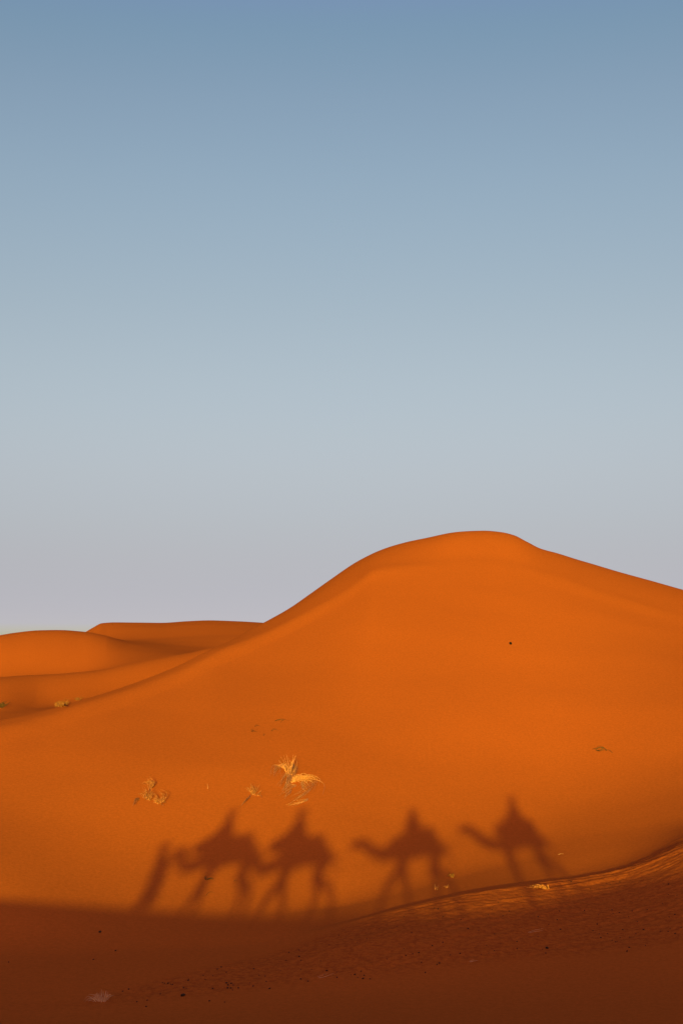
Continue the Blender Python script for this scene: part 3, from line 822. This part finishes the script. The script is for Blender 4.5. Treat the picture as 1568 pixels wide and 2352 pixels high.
# ---- droppings scattered over the coarse sand
spots = []
def z5(x, y): return ((1400+x/1.178)/1.742, (3400+y/1.178)/1.742)
def z6(x, y): return ((x/1.12)/1.742, (3400+y/1.12)/1.742)
for x, y in [(262, 500), (243, 507), (295, 492), (323, 487), (253, 468), (387, 454), (436, 438), (472, 497), (518, 490), (336, 532), (420, 536), (409, 543), (354, 581), (22, 590), (4, 592), (36, 603), (66, 594), (60, 609), (94, 610), (52, 575), (555, 373), (605, 381), (668, 285), (651, 308), (750, 291), (885, 318), (975, 331), (935, 353), (990, 377), (905, 470), (921, 489), (1163, 352), (1143, 382), (1173, 398), (1180, 416), (1212, 397), (1233, 428), (1250, 436), (1284, 378), (1316, 414), (1328, 290), (1268, 297), (1233, 285), (1353, 341), (1381, 378), (1345, 398), (1390, 453), (1314, 462), (1303, 480), (1507, 374), (1497, 387), (1461, 385), (1530, 397), (1558, 368), (1529, 307), (1499, 163), (1399, 284), (1132, 186), (1104, 288), (414, 281), (1040, 152), (1502, 318)]:
    spots.append(z5(x, y))
for x, y in [(729, 598), (738, 600), (753, 600), (765, 604), (773, 606), (719, 648), (660, 676), (655, 704), (577, 627), (920, 584), (954, 566), (1015, 599), (1021, 608), (1036, 601), (1045, 608), (1020, 621), (1034, 622), (1042, 630), (1068, 621), (953, 624), (1134, 613), (1137, 535), (1193, 592), (1161, 564), (1188, 568), (1282, 497), (1294, 462), (1340, 451), (1340, 480), (1436, 500), (1463, 544), (1380, 591), (1347, 581), (1510, 574), (1208, 624), (939, 679), (1007, 684), (823, 620), (835, 623), (974, 536), (992, 527), (843, 588), (40, 505), (518, 454), (419, 493), (614, 683), (550, 636)]:
    spots.append(z6(x, y))
rr = random.Random(3)
while len(spots) < 165:
    px = rr.uniform(420, 1560); t_ = rr.random()
    a, _t = bearing(px, 2100)
    rn = float(np.interp(a, ZN_A, ZN_R)); rf = float(np.interp(a, ZF_A, ZF_R))
    r_ = rn+(rf-rn)*(.1+.75*t_)
    zz = height(r_*math.sin(a), r_*math.cos(a))-CAM_Z
    spots.append((px, ('r', r_, a)))
for k, (px, py) in enumerate(spots):
    if isinstance(py, tuple):
        x, y = py[1]*math.sin(py[2]), py[1]*math.cos(py[2]); s_ = rr.uniform(.009, .015)
    else:
        h = hit(px, py); x, y = h[0], h[1]; s_ = rr.uniform(.012, .021)
    stone('camel_dropping', x, y, s_, MAT['dung'], 'small dark camel dropping scattered over the coarse shaded sand', 'camel dropping', 'droppings scattered over the coarse sand', seed=k)

# ---- the caravan on the ridge behind the photographer
NK_LOW = [(-1.0, 1.34, .20), (-1.28, 1.42, .165), (-1.52, 1.56, .15), (-1.68, 1.70, .155), (-1.92, 1.67, .12), (-2.10, 1.60, .085)]
NK_FLAT = [(-1.00, 1.40, .20), (-1.25, 1.55, .165), (-1.48, 1.76, .15), (-1.64, 1.90, .155), (-1.88, 1.90, .12), (-2.06, 1.86, .085)]
NK_CURL = [(-.98, 1.24, .20), (-1.26, 1.24, .17), (-1.42, 1.42, .15), (-1.44, 1.66, .155), (-1.64, 1.66, .12), (-1.82, 1.60, .085)]
CY = -.55
camels = [
  # x, y, yaw, scale, neck, fore feet, hind feet
  (-5.70, CY-.1, R(12), 1.00, NK_CURL, ((-.72, -.58), (-.28, -.36)), ((.70, .72), (1.10, 1.02)), 'brown camel walking first in the caravan behind the guide', 'stripe_cloth', 'fur'),
  (-3.45, CY-.4, R(14), 1.02, NK_CURL, ((-.96, -.74), (-.12, -.28)), ((.52, .62), (1.22, 1.08)), 'dark brown camel second in the caravan', 'red_cloth', 'fur_dark'),
  (0.09, CY, R(6), 1.02, NK_LOW, ((-1.10, -.86), (-.17, -.30)), ((.50, .60), (1.16, 1.02)), 'brown camel carrying the photographer, third in the caravan', 'blue_cloth', 'fur'),
  (3.56, CY-.1, R(8), 1.00, NK_FLAT, ((-.44, -.46), (-.34, -.38)), ((.46, .60), (1.12, 1.02)), 'pale camel walking last in the caravan', 'stripe_cloth', 'fur_pale'),
]
for x, y, rz, s, nk, fo, hi, lab, cl, fu in camels:
    make_camel(x, y, rz, s, nk, fo, hi, lab, MAT[cl], MAT[fu])

def seat_z(i):
    x, y, rz, s = camels[i][:4]
    return height(x, y)+2.02*s
def seat_xy(i, dx=.10):
    x, y, rz, s = camels[i][:4]
    return x+math.cos(rz)*dx, y+math.sin(rz)*dx
def rider(i, face, robe, wrap, lab, pose='hold', dz=0.0, dx=.1):
    sx, sy = seat_xy(i, dx)
    return make_rider(sx, sy, seat_z(i)+dz, camels[i][2], face, MAT[robe], MAT[wrap], lab, pose)
rider(0, 180, 'brown_cloth', 'white_cloth', 'person in brown robe and white head wrap riding the first camel', dz=-.10, dx=-.33)
rider(1, 175, 'white_cloth', 'blue_cloth', 'person in white robe and blue head wrap riding the second camel', dx=-.28)
# third rider is the photographer: camera at the eye, face turned to the dune
sx, sy = seat_xy(2, -.2)
make_rider(0.03, -.40, CAM_Z-.85, 0.0, 90, MAT['green_cloth'], MAT['brown_cloth'], 'person in green robe holding a camera to the eye on the third camel', 'camera')
rider(3, 180, 'blue_cloth', 'white_cloth', 'person in blue robe and white head wrap riding the last camel', dz=.02)

# camera in the photographer's hands
cm = empty('photo_camera', (0, -.115, CAM_Z-.01), 0)
tag(cm, 'black camera held in both hands by the third rider', 'camera')
loft('camera_body', [[(-.07, y, -.045), (.07, y, -.045), (.07, y, .035), (.03, y, .04), (.02, y, .06), (-.02, y, .06), (-.03, y, .04), (-.07, y, .035)] for y in (-.03, .03)], MAT['metal'], cm)
loft('lens', [[(.034*math.cos(a), y, .034*math.sin(a)) for a in [q*2*math.pi/20 for q in range(20)]] for y in (.031, .09)], MAT['metal'], cm)

# bags behind the riders
def bag(i, dx, z, L, rad, mat, lab):
    x, y, rz, s = camels[i][:4]
    px, py = x+math.cos(rz)*dx, y+math.sin(rz)*dx
    rings = []
    for k in range(11):
        u = -1+2*k/10; w = rad*(1-abs(u)**5*.55)*(1+.05*math.sin(k*2.3))
        rings.append([(w*math.cos(a)*1.1, u*L, w*math.sin(a)) for a in [q*2*math.pi/18 for q in range(18)]])
    o = loft('bedroll', rings, MAT[mat]); o.location = (px, py, height(px, py)*0+height(x, y)+z); o.rotation_euler = (0, 0, rz)
    tag(o, lab, 'bedroll', 'bedrolls tied behind the riders')
bag(0, .32, 1.98, .42, .18, 'green_cloth', 'green bedroll tied behind the rider of the first camel')
bag(1, .34, 1.98, .42, .18, 'brown_cloth', 'brown bedroll tied behind the rider of the second camel')
bag(2, .44, 1.96, .42, .18, 'white_cloth', 'white bedroll tied behind the photographer on the third camel')
bag(3, .48, 1.98, .45, .24, 'red_cloth', 'big red bedroll tied behind the rider of the last camel')

# ---- guide on foot
def guide(x, y, rz):
    g = height(x, y)
    t = empty('person', (x, y, g), rz); tag(t, 'person on foot in a long pale robe leading the first camel by a rope', 'person')
    hc = (-.26, 0, 1.58); H = (-1.0, 0.0)
    ch = [[('pel', (0, 0, .95), (.13, .15)), ('wst', (-.07, 0, 1.12), (.11, .13)), ('cst', (-.15, 0, 1.30), (.12, .16)), ('shm', (-.19, 0, 1.38), (.09, .13)), ('nk', (-.22, 0, 1.45), .055)]]
    for c in head_chain('nk', hc, H):
        ch.append(c if c[0][0] != 'nk' else [('nk', (-.22, 0, 1.45), .055)]+c[1:])
    for sy, fx, kx in ((-1, -.14, -.10), (1, .20, .08)):
        ch.append([('pel', (0, 0, .95), .13), (None, (0, .10*sy, .86), .10), (None, (kx, .11*sy, .48), .062), (None, (fx+.03, .11*sy, .10), .042), (None, (fx-.02, .11*sy, .04), .04), (None, (fx-.15, .12*sy, .03), (.04, .025))])
    wrists = ((-1, (-.28, -.26, .88), (-.3, 0, -1)), (1, (.28, .20, 1.16), (1, -.1, .1)))
    for sy, wr, d in wrists:
        ch.append([('shm', (-.19, 0, 1.38), .1), (None, (-.19, .19*sy, 1.37), .062), (None, ((-.19+wr[0])/2+.03, .25*sy, (1.37+wr[2])/2-.04), .045), ('w%d' % sy, wr, .028)])
        ch += hand_chains('w%d' % sy, wr, d, (-.2, -sy, .1) if sy > 0 else (-1, .2, .3), curl=.8)
    skin_obj('body', ch, MAT['skin'], t)
    prof = [(1.46, .08, .07, -.22), (1.43, .13, .16, -.20), (1.36, .18, .225, -.18), (1.20, .20, .22, -.11), (1.0, .21, .21, -.05), (.8, .22, .20, 0), (.55, .23, .21, .02), (.30, .24, .22, .04), (.14, .25, .22, .05)]
    rings = []
    for z, ax, ay, cx in prof:
        rings.append([(cx+ax*(1+.05*math.sin(6*a+z*8))*math.cos(a), ay*(1+.05*math.sin(6*a+z*8))*math.sin(a), z) for a in [q*2*math.pi/28 for q in range(28)]])
    loft('robe', rings, MAT['white_cloth'], t)
    for sy, wr, d in wrists:
        v, f = [], []
        e = ((-.19+wr[0])/2+.03, .25*sy, (1.37+wr[2])/2-.04)
        w2 = tuple(Vector(e).lerp(Vector(wr), .85))
        tube(v, f, catmull([(-.19, .12*sy, 1.38), (-.19, .20*sy, 1.36), e, w2], 10), [.08-.02*k/10 for k in range(11)], 10)
        mesh_obj('sleeve', v, f, MAT['white_cloth'], t)
    head_parts(t, hc, H, MAT['blue_cloth'])
    return t
guide(-7.50, CY+.05, R(6))

def rope_obj(a, b, sag, lab):
    v, f = [], []
    A, B = Vector(a), Vector(b); pts = []
    for k in range(17):
        t = k/16; p = A.lerp(B, t); p.z -= sag*4*t*(1-t); pts.append(p-A)
    tube(v, f, pts, [.011]*17, 6)
    o = mesh_obj('lead_rope', v, f, MAT['rope']); o.location = A
    tag(o, lab, 'rope', 'lead ropes of the caravan')
def muzzle(i):
    x, y, rz, s, nk = camels[i][:5]
    mx, mz, mr = nk[-2]
    return (x+math.cos(rz)*mx*s, y+math.sin(rz)*mx*s, height(x, y)+(mz-mr)*s)
def saddle_back(i):
    x, y, rz, s = camels[i][:4]
    return (x+math.cos(rz)*.55*s, y+math.sin(rz)*.55*s, height(x, y)+2.02*s)
rope_obj((-7.32, CY+.26, height(-7.62, CY)+1.17), muzzle(0), .02, 'lead rope from the guide to the first camel')
rope_obj(saddle_back(0), muzzle(1), .2, 'rope tying the second camel to the first')
rope_obj(saddle_back(1), muzzle(2), .3, 'rope tying the third camel to the second')
rope_obj(saddle_back(2), muzzle(3), .3, 'rope tying the last camel to the third')

# ------------------------------------------------------------------ light and sky
sd = bpy.data.lights.new('sun', 'SUN'); sd.energy = SUN_STRENGTH; sd.angle = R(.5); sd.color = SUN_COLOR
so = link(bpy.data.objects.new('sun', sd)); so.rotation_euler = (math.pi/2-SUN_E, 0, 0); so.location = (0, -40, 30)

w = bpy.data.worlds.new('World'); scene.world = w; w.use_nodes = True
nt = w.node_tree; N, L = nt.nodes, nt.links
bg = N['Background']
sky = N.new('ShaderNodeTexSky'); sky.sky_type = 'NISHITA'; sky.sun_disc = False
sky.sun_elevation = SUN_E; sky.sun_rotation = math.pi; sky.altitude = 700
sky.air_density = SKY_AIR; sky.dust_density = SKY_DUST; sky.ozone_density = SKY_OZONE
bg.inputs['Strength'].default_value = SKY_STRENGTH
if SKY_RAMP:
    # sky tint by height; unseen purple zenith stops added to redden shaded sand
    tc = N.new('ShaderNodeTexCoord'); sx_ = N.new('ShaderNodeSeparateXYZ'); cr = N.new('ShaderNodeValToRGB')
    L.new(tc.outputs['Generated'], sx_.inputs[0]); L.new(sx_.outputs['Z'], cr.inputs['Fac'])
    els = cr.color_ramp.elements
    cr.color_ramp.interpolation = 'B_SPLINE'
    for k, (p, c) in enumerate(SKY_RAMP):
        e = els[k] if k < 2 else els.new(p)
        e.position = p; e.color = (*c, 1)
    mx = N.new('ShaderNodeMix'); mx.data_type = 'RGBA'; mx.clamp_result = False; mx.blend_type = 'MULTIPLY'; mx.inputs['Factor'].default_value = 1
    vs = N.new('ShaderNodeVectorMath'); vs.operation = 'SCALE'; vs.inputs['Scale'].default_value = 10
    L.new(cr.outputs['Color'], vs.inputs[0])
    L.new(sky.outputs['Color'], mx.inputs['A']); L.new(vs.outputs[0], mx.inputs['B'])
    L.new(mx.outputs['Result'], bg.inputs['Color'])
else:
    L.new(sky.outputs['Color'], bg.inputs['Color'])

cd = bpy.data.cameras.new('camera'); cam = link(bpy.data.objects.new('camera', cd))
cd.sensor_fit = 'VERTICAL'; cd.sensor_height = 36; cd.sensor_width = 24; cd.lens = 50.0
cd.clip_start = .1; cd.clip_end = 9000
cam.location = (0, 0, CAM_Z); cam.rotation_euler = (math.pi/2+PITCH, 0, -YAW)
scene.camera = cam
scene.view_settings.view_transform = 'Standard'; scene.view_settings.look = 'None'
scene.view_settings.exposure = EXPOSURE; scene.view_settings.gamma = 1
